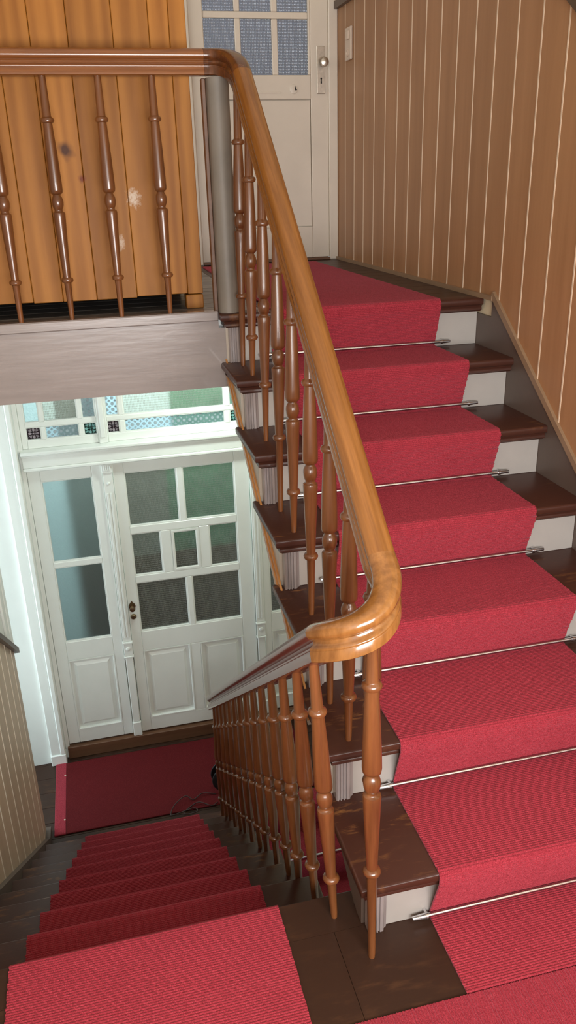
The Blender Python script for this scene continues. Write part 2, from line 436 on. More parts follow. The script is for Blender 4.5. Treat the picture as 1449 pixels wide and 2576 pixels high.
# right wall: tongue and groove boards, pale beads, cap, string
wr = S(thing('wall_right', 'wall of brown tongue and groove boards beside the upper flight'), None)
def cap_r(y): return max(1.10, min(2.455, 2.455-.70*(1.62-y)))
def str_r(y): return max(.10, min(1.235, 1.235-.722*(1.444-y)))
gy = [1.56 + .15*k for k in range(-23, 13)]
gy = [y for y in gy if YB < y < 3.36]
ed = [YB] + gy + [3.36]
for a, b in zip(ed, ed[1:]):
    a2, b2 = a+.003, b-.003
    pts = [(a2, str_r(a2)), (b2, str_r(b2)), (b2, cap_r(b2)), (a2, cap_r(a2))]
    if a2 < 1.444 < b2: pts.insert(1, (1.444, 1.235))
    prism('board', pts, 'x', XR+.004, XR+.02, M['board'], wr)
for y in gy:
    prism('bead', [(y-.0032, str_r(y-.0032)), (y+.0032, str_r(y+.0032)), (y+.0032, cap_r(y+.0032)), (y-.0032, cap_r(y-.0032))], 'x', XR+.0025, XR+.012, M['bead'], wr)
prism('cap_rail', [(y, cap_r(y)+d) for y, d in ((YB, 0), (-.3157, 0), (1.62, 0), (3.337, 0), (3.337, .035), (1.608, .035), (-.328, .035), (YB, .035))], 'x', XR-.018, XR+.02, M['cap'], wr)
box('backing', XR+.012, XR+.08, YB, 3.40, -3.3, 3.72, M['cream_plaster'], wr, .002)
# skirting on the upper landing, shoe moulding on the string
prism('shoe_moulding', [(1.444, ZU), (3.337, ZU), (3.337, ZU+.016), (1.444, ZU+.016)], 'x', XR-.010, XR+.006, M['shoe'], wr)
prism('shoe_moulding', [(1.46, str_r(1.444)+.004), (-.13, str_r(-.13)-.012), (-.13, str_r(-.13)+.008), (1.444, str_r(1.444)+.022)], 'x', XR-.007, XR+.006, M['shoe'], wr)

# left wall beside the lower flight
wl = S(thing('wall_left', 'wall of tan tongue and groove boards beside the lower flight'), None)
def cap_l(y): return nosing_dn(y)+1.265 if y > .0 else 1.36
def str_l(y): return max(nosing_dn(y)+.004, ZL+.03) if y > Y2 else .06
gl_ = [1.378+.1625*k for k in range(-20, 8)]
gl_ = [y for y in gl_ if YB < y < 2.6]
ed = [YB] + gl_ + [2.625]
for a, b in zip(ed, ed[1:]):
    a2, b2 = a+.003, b-.003
    a2, b2 = a+.0045, b-.0045
    prism('board', [(a2, str_l(a2)), (b2, str_l(b2)), (b2, cap_l(b2)), (a2, cap_l(a2))], 'x', XL-.02, XL-.004, M['boardl'], wl)
for y in gl_:
    prism('bead', [(y-.005, str_l(y-.005)), (y+.005, str_l(y+.005)), (y+.005, cap_l(y+.005)), (y-.005, cap_l(y-.005))], 'x', XL-.012, XL-.0022, M['beadl'], wl)
prism('cap_rail', [(.0, cap_l(.001)), (2.65, cap_l(2.65)), (2.65, cap_l(2.65)+.032), (.0, cap_l(.001)+.032)], 'x', XL-.03, XL+.020, M['capl'], wl)
box('backing', XL-.09, XL-.012, YB, 2.62, -2.0, 3.72, M['plaster'], wl, .002)
box('corner_trim', XL-.012, XL+.004, 2.555, 2.622, cap_l(2.6)+.032, .96, M['white'], wl, .004)
box('corner_trim', XL-.012, XL+.001, 2.47, 2.5545, cap_l(2.49)+.032, .96, M['white'], wl, .003)
prism('wall_string', [(Y2-.05, .06), (Y2-.05, -.2), (2.36, ZL), (2.64, ZL), (2.64, ZL+.035), (2.55, ZL+.035), (Y2+.01, .008), (Y2, .06)], 'x', XL-.004, XL+.022, M['string'], wl)
wl2 = S(thing('wall_left', 'plain wall at the left of the upper landing with an added window frame'), None)
box('wall_panel', XL-.09, XL, 1.60, 3.40, ZU, 3.72, M['cream_plaster'], wl2, .002)
w6 = S(thing('upper_fill_frame', 'added frame around the upper hall fill light, hidden behind the pine cupboard'), None)  # frame added on the solid wall around the fill light
for y0, y1, z0, z1 in ((2.36, 2.395, 1.76, 3.14), (3.245, 3.28, 1.76, 3.14), (2.3955, 3.2445, 1.76, 1.80), (2.3955, 3.2445, 3.10, 3.14)): box('fill_frame_bar', XL+.0005, XL+.036, y0, y1, z0, z1, M['white'], w6, .003)
# hall return, end wall, far wall
S(box('wall_front', -2.78, XL-.091, 2.53, 2.62, ZL, .96, M['plaster'], None, .002), 'white return wall of the lower hall left of the stair')
wf = S(thing('wall_back', 'white wall of the lower hall around the glazed door'), None)
box('wall_panel', -2.78, -1.005, 3.262, 3.36, ZL, .96, M['white'], wf, .002)
box('wall_panel', .93, XR, 3.29, 3.36, ZL, .96, M['white'], wf, .002)
box('wall_panel', -.905, .93, 3.29, 3.36, .705, .96, M['white'], wf, .002)
box('wall_panel', -2.86, -2.781, 2.53, 2.66, ZL, .96, M['plaster'], wf, .002)
box('wall_panel', -2.86, -2.781, 3.24, 3.36, ZL, .96, M['plaster'], wf, .002)
box('wall_panel', -2.86, -2.781, 2.661, 3.239, ZL, -1.35, M['plaster'], wf, .002)
box('wall_panel', -2.86, -2.781, 2.661, 3.239, .25, .96, M['plaster'], wf, .002)
# wall behind the viewer with the landing window
wb = S(thing('wall_behind', 'plain wall behind the half landing with its window'), None)
box('wall_panel', XL-.09, -.85, YB-.1, YB, -.1, 3.72, M['plaster'], wb, .002)
box('wall_panel', .75, XR+.08, YB-.1, YB, -.1, 3.72, M['plaster'], wb, .002)
box('wall_panel', -.849, .749, YB-.1, YB, -.1, .80, M['plaster'], wb, .002)
box('wall_panel', -.849, .749, YB-.1, YB, 1.85, 3.72, M['plaster'], wb, .002)
# upper back wall
wu = S(thing('wall_back', 'cream wall of the upper landing around the cream door'), None)
box('wall_panel', XL, .115, 3.36, 3.44, ZU, 3.72, M['cream_plaster'], wu, .002)
box('wall_panel', .115, XR+.02, 3.36, 3.44, 3.30, 3.72, M['cream_plaster'], wu, .002)

# ------------------------------------------------------------------ flights
NOSE = [(0, .006), (-.002, .002), (-.006, 0), (-.020, 0), (-.024, .003), (-.027, .011), (-.034, .014), (-.037, .012), (-.043, .012), (-.047, .019), (-.050, .021)]
up = thing('staircase', 'upper flight of dark treads and grey risers under the bright red runner', 'staircase', (.5, .1, 0))
def P(o, par): return adopt(o, par)
for k in range(1, 8):
    y0 = (k-1)*G; y1 = k*G + NO + .031 if k < 7 else 1.602
    z = k*RI
    P(loft('tread', [(z+dz, 0+i, XR+.002, y0+i, y1-(i*.5 if k < 7 else 0)) for dz, i in NOSE], M['tread'], None, 'z', True), up)
    yr = y0 + NO
    P(box('riser', .048, XR+.002, yr, yr+.018, z-RI+.0005, z-.0505, M['riser'], None, .001), up)
    # fluted bracket closing the riser at the cut string
    bx, by = .030, yr-.016
    pl = [(bx, by+.03), (bx, by+.004), (bx+.003, by)]
    for q in range(3):
        x_ = bx+.006+q*.008
        pl += [(x_, by), (x_+.001, by+.004), (x_+.004, by+.004), (x_+.005, by)]
    pl += [(bx+.034, by), (bx+.037, by+.003), (bx+.039, by+.008), (bx+.046, by+.012), (bx+.046, by+.0165), (bx+.02, by+.03)]
    P(prism('bracket', pl, 'z', z-RI+.0005, z-.0505, M['bracket']), up)
ps = []
for k in range(2, 8):
    yr = (k-1)*G + NO
    ps += [(yr+.0185, (k-1)*RI-.0505), (yr+.0185, k*RI-.0505)]
ps += [(1.574, 7*RI-.0505), (1.574, nosing_up(1.574)-.240), (2*G, nosing_up(2*G)-.240)]
ps[0] = (G+NO+.0185, RI-.001)
ps += [(G+NO+.0185, nosing_up(G+NO)-.228)]
P(prism('outer_string', ps, 'x', .022, .046, M['side']), up)
P(prism('string_foot', [(NO+.0185, .001), (.10, .001), (G+NO+.018, nosing_up(G+NO)-.230), (G+NO+.018, RI-.0505), (NO+.0185, RI-.0505)], 'x', .022, .046, M['string']), up)
def along(y0, y1, d0, d1): return [(y0, nosing_up(y0)+d0), (y1, nosing_up(y1)+d0), (y1, nosing_up(y1)+d1), (y0, nosing_up(y0)+d1)]
P(prism('string_moulding', along(.50, 1.574, -.246, -.222), 'x', .012, .0218, M['orange']), up)
P(prism('string_moulding', along(.50, 1.574, -.220, -.196), 'x', .016, .0218, M['orange']), up)
P(prism('soffit', along(.501, 1.574, -.262, -.2465), 'x', .014, XR-.02, M['side']), up)
P(prism('soffit', along(.10, .50, -.262, -.2465), 'x', .024, XR-.02, M['string']), up)
P(prism('wall_string', [(-.13, .001), (1.602, .001+.9), (1.602, ZU-.06), (1.46, ZU-.06), (1.46, 1.235), (1.444, 1.235), (-.02, str_r(-.02)-.002), (-.13, str_r(-.13)-.012)], 'x', XR+.0025, XR+.0118, M['string']), up)

dn = thing('staircase', 'lower flight of dark treads descending to the hall under the dark red runner', 'staircase', (-.5, .3, 0))
for i in range(1, 10):
    z = -i*R2; yn = Y2 + i*G2
    P(loft('tread', [(z+dz, XL+.0225, .004-j, yn-G2-.031, yn-j) for dz, j in NOSE], M['tread'], None, 'z', True), dn)
for i in range(1, 11):
    yr = Y2 + (i-1)*G2 - .03
    P(box('riser', XL+.0225, -.012, yr-.018, yr, -i*R2+.0005, -(i-1)*R2-.0505, M['tread'], None, .001), dn)
pd = []
for i in range(1, 11):
    yr = Y2 + (i-1)*G2 - .030
    pd += [(yr, -(i-1)*R2-.0505), (yr, -i*R2-.0505 if i < 10 else ZL)]
pd += [(2.20, ZL), (Y2+.05, -.27), (Y2-.06, -.2), (Y2-.06, -.0505)]
P(prism('outer_string', pd, 'x', -.0115, .0, M['string']), dn)

bs = thing('staircase', 'dark cellar flight glimpsed through the gap beneath the upper flight', 'staircase', (.5, 2.3, ZL))
for j in range(1, 8):
    z = ZL-(j)*.175; yn = 2.44-(j)*.25
    P(loft('tread', [(z+dz, .02+q, XR, yn+q, yn+.25+.03) for dz, q in NOSE], M['tread'], None, 'z', True), bs)
    P(box('riser', .03, XR, yn+.25+.03, yn+.25+.048, z+.0005, z+.1245, M['string'], None, .001), bs)

# landing edge of the upper floor
tr = S(thing('trim_1', 'glossy taupe board edging the upper landing above the stairwell'), None)
prism('fascia_board', [(XL, .962), (.028, .962), (.028, ZU-.052), (-.001, ZU-.052), (-.001, ZU-.027), (XL, ZU-.027)], 'y', YF, YF+.04, M['fascia'], tr)
box('edge_strip', XL, -.001, YF-.013, YF+.026, ZU-.0265, ZU+.008, M['fascia'], tr, .004)

# round cornered post at the head of the upper flight
pp = []
for q in range(0, 11):
    a = PI + PI*q/10
    pp.append((.040+.036*math.cos(a), 1.574+.030*math.sin(a)))
pp += [(.0765, 1.612), (.0035, 1.612)]
newel = thing('newel_post', 'taupe painted round fronted post at the head of the upper flight', 'post', (.04, 1.58, ZU))
po = prism('post_body', pp, 'z', ZU+.0005, 1.952, M['post']); autosmooth(po, .5); P(po, newel)
P(box('post_strip', -.010, .003, 1.585, 1.612, ZU+.0005, 1.952, M['thresh'], None, .002), newel)  # added dark strip stands for the post's shaded, brown back side

# ------------------------------------------------------------------ balustrades
SEC = [(0, 0), (.010, -.0008), (.019, -.0038), (.0258, -.0095), (.0288, -.0175), (.0280, -.0250), (.0240, -.0310), (.0185, -.0340),
       (.0160, -.0365), (.0168, -.0410), (.0205, -.0455), (.0250, -.0485), (.0258, -.0520), (.0250, -.0535), (.0262, -.0560), (.0262, -.0745), (.0245, -.0760)]
SECF = SEC[1:] + [(-a, b) for a, b in reversed(SEC[1:])]
def sweep(name, pts, mat, parent=None, t0=None, t1=None):
    pts = [Vector(p) for p in pts]; V = []; F = []; n = len(SECF)
    for i, p in enumerate(pts):
        t = (pts[min(i+1, len(pts)-1)] - pts[max(i-1, 0)]).normalized()
        if i == 0 and t0: t = Vector(t0).normalized()
        if i == len(pts)-1 and t1: t = Vector(t1).normalized()
        s = t.cross(Vector((0, 0, 1))).normalized(); u = s.cross(t)
        for a, b in SECF: V.append(p + s*a + u*b)
    for i in range(len(pts)-1):
        for k in range(n):
            a, b = i*n+k, i*n+(k+1) % n
            F.append((a, b, b+n, a+n))
    F.append(tuple(range(n))); F.append(tuple(range((len(pts)-1)*n, len(pts)*n)))
    o = mk(name, V, F, mat, parent); fixn(o); autosmooth(o, .75); return o
def lerp(a, b, t): return tuple(a[i]+(b[i]-a[i])*t for i in range(3))
YG = 1.580
RU0, RU1 = (.062, .070, .972), (.088, 1.455, 2.012)      # upper rail, top of section
RD0, RD1 = (-.076, .055, .845), (-.036, 2.36, -.888)     # lower rail
def rail_up(y):
    t = (y-RU0[1])/(RU1[1]-RU0[1]); return lerp(RU0, RU1, t)
def rail_dn(y):
    t = (y-RD0[1])/(RD1[1]-RD0[1]); return lerp(RD0, RD1, t)
def baluster(par, foot, top, bead_z):
    """turned baluster between two points; rings sit 0.24 either side of the bead"""
    fz, tz = foot[2], top[2]; H = tz-fz; b = bead_z-fz
    pr = [(.0075, 0), (.0085, .012)]
    lo = b-.240; hi = b+.236
    pr += [(.0115, lo-.012), (.0125, lo-.008), (.0180, lo-.006), (.0203, lo), (.0180, lo+.006), (.0125, lo+.009), (.0125, lo+.014)]
    pr += [(.0165, b-.12), (.0192, b-.05), (.0198, b-.036), (.0188, b-.031), (.0150, b-.029), (.0128, b-.026), (.0128, b-.022), (.0150, b-.019),
           (.0178, b-.010), (.0188, b), (.0178, b+.008), (.0150, b+.015), (.0128, b+.018), (.0120, b+.022), (.0150, b+.024), (.0195, b+.028), (.0208, b+.036)]
    pr += [(.0205, b+.06), (.0180, b+.14), (.0142, hi-.012), (.0140, hi-.008), (.0185, hi-.0065), (.0212, hi), (.0185, hi+.0065), (.0140, hi+.009)]
    pr += [(.0132, hi+.012), (.0105, H if H > hi+.03 else hi+.03)]
    lean = ((top[0]-foot[0])/H, (top[1]-foot[1])/H)
    o = lathe('baluster', pr, M['baluster'], None, 18, foot, lean)
    P(o, par); return o
PLUMB = .0755/math.cos(math.atan(.752))
bu = thing('stair_balustrade', 'turned wooden balustrade of the upper flight with curled honey coloured rail end', 'balustrade', (.06, .1, 0))
bd = thing('stair_balustrade', 'turned wooden balustrade of the lower flight running down to the hall', 'balustrade', (-.04, .2, 0))
bg = thing('gallery_balustrade', 'level balustrade of slim balusters in front of the pine cupboard', 'balustrade', (-.5, YG, ZU))
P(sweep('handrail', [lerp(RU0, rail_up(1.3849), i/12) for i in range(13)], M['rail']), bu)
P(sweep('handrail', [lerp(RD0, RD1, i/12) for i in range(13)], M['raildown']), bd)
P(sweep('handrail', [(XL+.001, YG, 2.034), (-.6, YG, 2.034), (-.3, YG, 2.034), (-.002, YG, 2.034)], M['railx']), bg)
# wreath: upper rail end round to the lower rail start
wpts = []
for q in range(0, 25):
    t = q/24; a = PI*t
    cx, rx = (RU0[0]+RD0[0])/2, (RU0[0]-RD0[0])/2
    x = cx + rx*math.cos(a); yb = RU0[1]+(RD0[1]-RU0[1])*t
    y = yb - .088*math.sin(a)
    e = t
    h0 = 2*t**3-3*t*t+1; h1 = t**3-2*t*t+t; h2 = 3*t*t-2*t**3; h3 = t**3-t*t
    z = h0*RU0[2] + h1*(-.19) + h2*RD0[2] + h3*(-.19)
    wpts.append((x, y, z))
pre = [lerp(RU0, RU1, .012)]; post = [lerp(RD0, RD1, .008)]
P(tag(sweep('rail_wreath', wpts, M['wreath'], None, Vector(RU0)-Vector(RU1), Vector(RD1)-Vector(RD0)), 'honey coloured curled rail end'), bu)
# bend from the upper rail to the gallery rail
YE = 1.385
Q3 = Vector(rail_up(YE)); Q0 = Vector((-.0015, YG, 2.034))
dr = (Vector(RU1)-Vector(RU0)).normalized()
Q1 = Q0 + Vector((.085, 0, 0)); Q2 = Q3 + dr*.115
bp_ = []
for q in range(19):
    t = q/18
    bp_.append(Q3*(1-t)**3 + Q2*(3*t*(1-t)**2) + Q1*(3*t*t*(1-t)) + Q0*t**3)
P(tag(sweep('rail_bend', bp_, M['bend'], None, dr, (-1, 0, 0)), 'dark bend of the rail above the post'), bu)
for y, tread in ((1.502, 6), (1.336, 6), (1.16, 5), (.982, 4), (.815, 4), (.635, 3), (.459, 2), (.299, 2), (.130, 1)):
    tx, ty, tz = rail_up(y); bz = .718+.672*(y-.299)
    baluster(bu, (.0655, y, tread*RI), (tx, y, tz-PLUMB+.012), bz)
baluster(bu, (.017, -.026, 0), (.008, -.022, .836), .498)
for i in range(14):
    y = .10+.1655*i; tx, ty, tz = rail_dn(y)
    k = 0 if i == 0 else min(10, max(1, math.ceil((y-Y2)/G2+1e-6)))
    zf = -k*R2
    baluster(bd, (-.034, y, zf), (tx, y, tz-PLUMB+.012), .366-.752*(y-.10))
for i in range(6):
    x = -.166-.1645*i
    baluster(bg, (x, YG, ZU+.008), (x, YG, 2.034-.066), ZU+.376)

# ------------------------------------------------------------------ runners and rods
def runner(name, path, x0, x1, mat, label, thick=.0046, pitch=.0062, amp=.0021, nx=14, step=.0062/6, closed=True):
    pts = [Vector((p[0], p[1])) for p in path]
    seg = [0]
    for a, b in zip(pts, pts[1:]): seg.append(seg[-1]+(b-a).length)
    n = int(seg[-1]/step); V = []; F = []
    j = 0; cen = []
    for i in range(n+1):
        s = seg[-1]*i/n
        while j < len(seg)-2 and seg[j+1] < s: j += 1
        cen.append(pts[j].lerp(pts[j+1], (s-seg[j])/max(1e-9, seg[j+1]-seg[j])))
    W = nx+1
    rnd = random.Random(len(name)+n)
    wob = [[rnd.uniform(-1, 1) for _ in range(W)] for _ in range(int(seg[-1]/pitch)+3)]
    nor = []
    for i in range(n+1):
        a, b = cen[max(0, i-5)], cen[min(n, i+5)]
        d = (b-a).normalized(); nor.append(Vector((-d.y, d.x)))
    for i in range(n+1):
        c, nn = cen[i], nor[i]; s = seg[-1]*i/n
        ph = s/pitch; rb = wob[int(ph)]
        hgt = abs(math.sin(PI*ph))**.7
        for q in range(W):
            e = thick + amp*(hgt-.5)*(1+.25*rb[q]) 
            x = x0+(x1-x0)*q/nx
            if q in (0, nx): x += .0012*rb[q]*(1 if q else -1)
            p = c + nn*e
            V.append((x, p.x, p.y))
    base = len(V)
    for i in range(n+1):
        V.append((x0, cen[i].x, cen[i].y)); V.append((x1, cen[i].x, cen[i].y))
    for i in range(n):
        for q in range(nx):
            a = i*W+q; F.append((a, a+1, a+1+W, a+W))
        a = i*W; F.append((a, a+W, base+2*i+2, base+2*i)); b = i*W+nx; F.append((b, base+2*i+1, base+2*i+3, b+W))
        F.append((base+2*i, base+2*i+2, base+2*i+3, base+2*i+1))
    F.append(tuple(range(W)) + (base+1, base)); m = n*W; F.append(tuple(range(m+W-1, m-1, -1)) + (base+2*n, base+2*n+1))
    o = mk(name, V, F, mat); o.data.shade_smooth(); o.data.set_sharp_from_angle(angle=1.2)
    return tag(o, label, 'carpet')
def arc2(cx, cy, r, a0, a1, n=7): return [(cx+r*math.cos(a0+(a1-a0)*i/n), cy+r*math.sin(a0+(a1-a0)*i/n)) for i in range(n+1)]
XA, XB = .1855, .813
path = [(-.168, .0006)]
for k in range(1, 8):
    yr = (k-1)*G+NO-.0006; yn = (k-1)*G-.0006; z0 = (k-1)*RI+.0006; z1 = k*RI+.0006
    path += arc2(yr-.014, z0+.012, .012, -PI/2, -.08, 5)
    path += [(yn-.0015, z1-.030)]
    path += arc2(yn+.0095, z1-.0105, .0115, PI+.1, PI/2, 7)
path += [(3.215, ZU+.0006)]
runner('stair_runner', path, XA, XB, M['carpet'], 'bright red ribbed runner climbing the upper flight and landing')
XC, XD = -.788, -.1585
path = [(-1.5, .0006)]
for i in range(0, 10):
    yn = Y2+i*G2+.0006; z0 = -i*R2+.0006; z1 = -(i+1)*R2+.0006
    path += arc2(yn-.0105, z0-.0105, .0112, PI/2, -.1, 7)
    path += [(yn-.001, z0-.03)]
    yr = yn-.03
    path += arc2(yr+.014, z1+.012, .012, PI+.08, 3*PI/2, 5)
path += [(2.50, ZL+.0006)]
runner('stair_runner', path, XC, XD, M['carpet'], 'dark red ribbed runner descending the lower flight to the hall')
path = []
for j in range(7, -1, -1):
    yn = 2.44-j*.25-.0006; z1 = ZL-j*.175+.0006
    if j < 7: path += arc2(yn+.028-.014, z1-.175+.012, .012, -PI/2, -.08, 5) + [(yn-.001, z1-.03)]
    else: path += [(yn+.03, z1-.06), (yn-.001, z1-.03)]
    path += arc2(yn+.0095, z1-.0105, .0115, PI+.1, PI/2, 7)
path += [(2.565, ZL+.0006)]
runner('stair_runner', path, XA, XB, M['carpet'], 'red runner on the cellar flight seen through the gap')
# cross carpet of the landing: ribs run the other way
def cross(name, x0, x1, y0, y1, z, mat, label, pitch=.0070, amp=.0022, step=.0070/6, ny=24, t=.0045):
    n = int((x1-x0)/step); V = []; F = []; W = ny+1; rnd = random.Random(3)
    for i in range(n+1):
        x = x0+(x1-x0)*i/n; h = abs(math.sin(PI*(x-x0)/pitch))
        for q in range(W):
            V.append((x, y0+(y1-y0)*q/ny, z+t+amp*(h-.5)*(1+.6*rnd.uniform(-1, 1))))
    b = len(V)
    for i in range(n+1):
        x = x0+(x1-x0)*i/n; V.append((x, y0, z)); V.append((x, y1, z))
    for i in range(n):
        for q in range(ny):
            a = i*W+q; F.append((a, a+W, a+W+1, a+1))
        F.append((i*W, b+2*i, b+2*i+2, i*W+W)); F.append((i*W+ny, i*W+ny+W, b+2*i+3, b+2*i+1)); F.append((b+2*i, b+2*i+1, b+2*i+3, b+2*i+2))
    F.append(tuple(range(ny, -1, -1)) + (b, b+1)); m = n*W; F.append(tuple(range(m, m+W)) + (b+2*n+1, b+2*n))
    o = mk(name, V, F, mat); o.data.shade_smooth(); o.data.set_sharp_from_angle(angle=1.2)
    return tag(o, label, 'carpet')
cross('landing_carpet', -.150, .975, -1.3, -.1715, .0004, M['carpet'], 'red carpet lying across the half landing at the foot of the upper flight')
# mat in the hall with a tacked border
mt = thing('hall_mat', 'dark red mat on the hall floor before the white door', 'mat', (-.4, 2.9, ZL))
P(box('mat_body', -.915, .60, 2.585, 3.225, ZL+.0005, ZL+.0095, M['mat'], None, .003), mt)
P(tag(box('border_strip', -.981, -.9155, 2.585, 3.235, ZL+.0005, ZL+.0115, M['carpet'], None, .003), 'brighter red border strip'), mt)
for y in (2.70, 3.10):
    P(lathe('tack', [(.006, 0), (.0055, .002), (.003, .0035), (.0006, .004)], M['plate'], None, 10, (-.922, y, ZL+.0112)), mt)
# rods
def rod(k, flight, label, y, z, xa=.137, xb=.872):
    t = thing('stair_rod', label, 'stair rod', (xa, y, z), group='steel stair rods')
    def part(n, x0, x1, r0, r1=None):
        r1 = r1 or r0
        o = lathe(n, [(r0*.6, x0), (r0, x0+.001), (r1, x1-.001), (r1*.6, x1)], M['steel'], None, 12, (0, y, z), (0, 0), 'x')
        P(o, t); return o
    part('rod', xa+.018, xb-.018, .0056)
    for a, b, s in ((xa, xa+.034, 1), (xb-.034, xb, -1)):
        part('end_cap', a, b, (.0052 if s > 0 else .0074), (.0074 if s > 0 else .0052))
    for x in (xa+.036, xb-.036):
        cl_ = part('collar', x-.004, x+.004, .0088)
        sub(box('clip', x-.003, x+.003, y+.004, y+.0172, z-.006, z+.006, M['steel'], None, .001), cl_)
ords = ['lowest steel rod, holding the runner at the first riser', 'second steel rod up from the half landing', 'third steel rod up, behind the wreathed rail end',
        'middle one of the seven steel rods on the upper flight', 'third steel rod down from the upper landing', 'second steel rod down from the upper landing', 'topmost steel rod, under the upper landing edge']
for k in range(1, 8):
    rod(k, 'up', ords[k-1], (k-1)*G+NO-.0175, (k-1)*RI+.020)
rod(9, 'cellar', 'steel rod on the cellar runner glimpsed through the gap', 2.44-.25+.028-.0135, ZL-.35+.175+.02)

# ------------------------------------------------------------------ glazed white door of the hall
YD = 3.30
def member(par, n, x0, x1, z0, z1, y0=YD, y1=YD+.035, m='white', c=.003): return box(n, x0, x1, y0, y1, z0, z1, M[m], par, c)
def panel(par, x0, x1, z0, z1, y=YD, m='white', n='panel'):
    r = [(y+.030, 0), (y+.0125, 0), (y+.0125, .010), (y+.018, .012), (y+.018, .030), (y+.006, .048), (y+.006, .052)]
    rings = [(yy, x0+i, x1-i, z0+i, z1-i) for yy, i in r]
    o = loft(n, rings, M[m], par, 'y')
    sub(frame('panel_moulding', x0, x1, z0, z1, .012, y-.002, y+.012, M[m], par, .006), o)
def pane(par, x0, x1, z0, z1, mat, y=YD, m='white', bead=.008):
    o = box('pane', x0-.004, x1+.004, y+.018, y+.022, z0-.004, z1+.004, M[mat], par, .0005)
    sub(frame('glazing_bead', x0-.0005, x1+.0005, z0-.0005, z1+.0005, bead, y+.004, y+.0175, M[m], par, .006), o)
    return o
d = S(thing('door_1', 'white glazed hall door with seven panes and two lower panels'), None)
member(d, 'stile', -.409, -.346, -1.742, .164); member(d, 'stile', .309, .398, -1.742, .164)
for z0, z1 in ((.088, .164), (-.306, -.2575), (-.6375, -.590), (-1.124, -.985), (-1.742, -1.643)):
    member(d, 'rail', -.3455, .3085, z0, z1)
for x0, x1, z0, z1 in ((-.040, -.005, -.257, .0875), (-.167, -.109, -.5895, -.3065), (.070, .131, -.5895, -.3065), (-.032, .002, -.9845, -.638), (-.042, .022, -1.6425, -1.1245)):
    member(d, 'muntin', x0, x1, z0, z1)
for x0, x1, z0, z1 in ((-.3455, -.0405, -.257, .0875), (-.0045, .3085, -.257, .0875), (-.3455, -.1675, -.5895, -.3065), (.1315, .3085, -.5895, -.3065),
                       (-.3455, -.0325, -.9845, -.638), (.0025, .3085, -.9845, -.638)):
    pane(d, x0, x1, z0, z1, 'g_ham')
o = pane(d, -.1085, .0695, -.5895, -.3065, 'g_ham', YD, 'white', .008)
sub(frame('flap_frame', -.103, .064, -.584, -.312, .018, YD-.003, YD+.004, M['white'], d, .004), o)
panel(d, -.3455, -.0425, -1.6425, -1.1245); panel(d, .0225, .3085, -1.6425, -1.1245)
# handle and lock
hp = tag(prism('handle_plate', [(-.385+.022*math.sin(a), -.792+.024*math.cos(a)) for a in [PI*2*i/12 for i in range(12)]] , 'y', YD-.006, YD-.0003, M['brass'], d), 'aged brass')
hq = prism('handle_point', [(-.397, -.772), (-.385, -.755), (-.373, -.772), (-.365, -.778), (-.380, -.783)], 'y', YD-.005, YD-.0005, M['brass'], d); sub(hq, hp)
lathe('door_knob', [(.008, 0), (.008, -.02), (.016, -.024), (.019, -.032), (.016, -.040), (.005, -.043)], M['brass'], d, 16, (-.385, YD-.006, -.794), axis='y')
lathe('lock', [(.019, -.0003), (.019, -.006), (.013, -.010), (.012, -.013), (.004, -.014)], M['brass'], d, 16, (-.383, YD, -.866), axis='y')

w1 = S(thing('window_1', 'white sidelight with two tall panes left of the hall door'), None)
member(w1, 'stile', -.885, -.8155, -1.743, .164); member(w1, 'stile', -.5285, -.4685, -1.743, .164)
for z0, z1 in ((.085, .164), (-.468, -.434), (-1.117, -.986), (-1.743, -1.646)): member(w1, 'rail', -.815, -.529, z0, z1)
pane(w1, -.815, -.529, -.4335, .0845, 'g_plain'); pane(w1, -.815, -.529, -.9855, -.4685, 'g_plain')
panel(w1, -.815, -.529, -1.6455, -1.1175)
w2 = S(thing('window_2', 'white sidelight right of the hall door half hidden by the stair'), None)
member(w2, 'stile', .4585, .503, -1.743, .164); member(w2, 'stile', .79, .929, -1.743, .164)
for z0, z1 in ((.085, .164), (-1.117, -.986), (-1.743, -1.646)): member(w2, 'rail', .5035, .7895, z0, z1)
pane(w2, .5035, .7895, -.9855, .0845, 'g_ham'); panel(w2, .5035, .7895, -1.6455, -1.1175)
# pilasters
def pilaster(nm, x0, x1, lab):
    t = S(thing(nm, lab), None); y = YD-.024
    box('shaft', x0, x1, y+.006, YD-.0005, -1.03, .105, M['white'], t, .003)
    for q in (.28, .62):
        box('fillet', x0+(x1-x0)*(q-.09), x0+(x1-x0)*(q+.13), y+.001, y+.0055, -1.0, -.02, M['white'], t, .002)
    cpt = box('capital', x0-.003, x1+.003, y-.004, YD-.0005, .106, .160, M['white'], t, .003)
    for q in range(4):
        xx = x0+.006+(x1-x0-.012)*(q+.5)/4
        sub(box('capital_reed', xx-.0045, xx+.0045, y-.010, y-.0042, .120, .155, M['white'], t, .003), cpt)
    lathe('boss', [(.010, 0), (.009, -.004), (.004, -.007)], M['white'], t, 12, ((x0+x1)/2, y+.006, .04), axis='y')
    box('band', x0-.004, x1+.004, y-.006, YD-.0005, -1.045, -1.031, M['white'], t, .003)
    box('block', x0, x1, y, YD-.0005, -1.134, -1.0455, M['white'], t, .003)
    lathe('boss', [(.015, 0), (.014, -.004), (.006, -.007)], M['white'], t, 14, ((x0+x1)/2, y, -1.082), axis='y')
    box('band', x0-.003, x1+.003, y-.005, YD-.0005, -1.146, -1.1345, M['white'], t, .003)
    box('lower_shaft', x0+.004, x1-.004, y+.006, YD-.0005, -1.645, -1.1465, M['white'], t, .004)
    box('plinth', x0, x1, y-.002, YD-.0005, -1.752, -1.6455, M['white'], t, .004)
pilaster('trim_2', -.467, -.411, 'white carved pilaster left of the hall door')
pilaster('trim_3', .3995, .457, 'white carved pilaster right of the hall door')
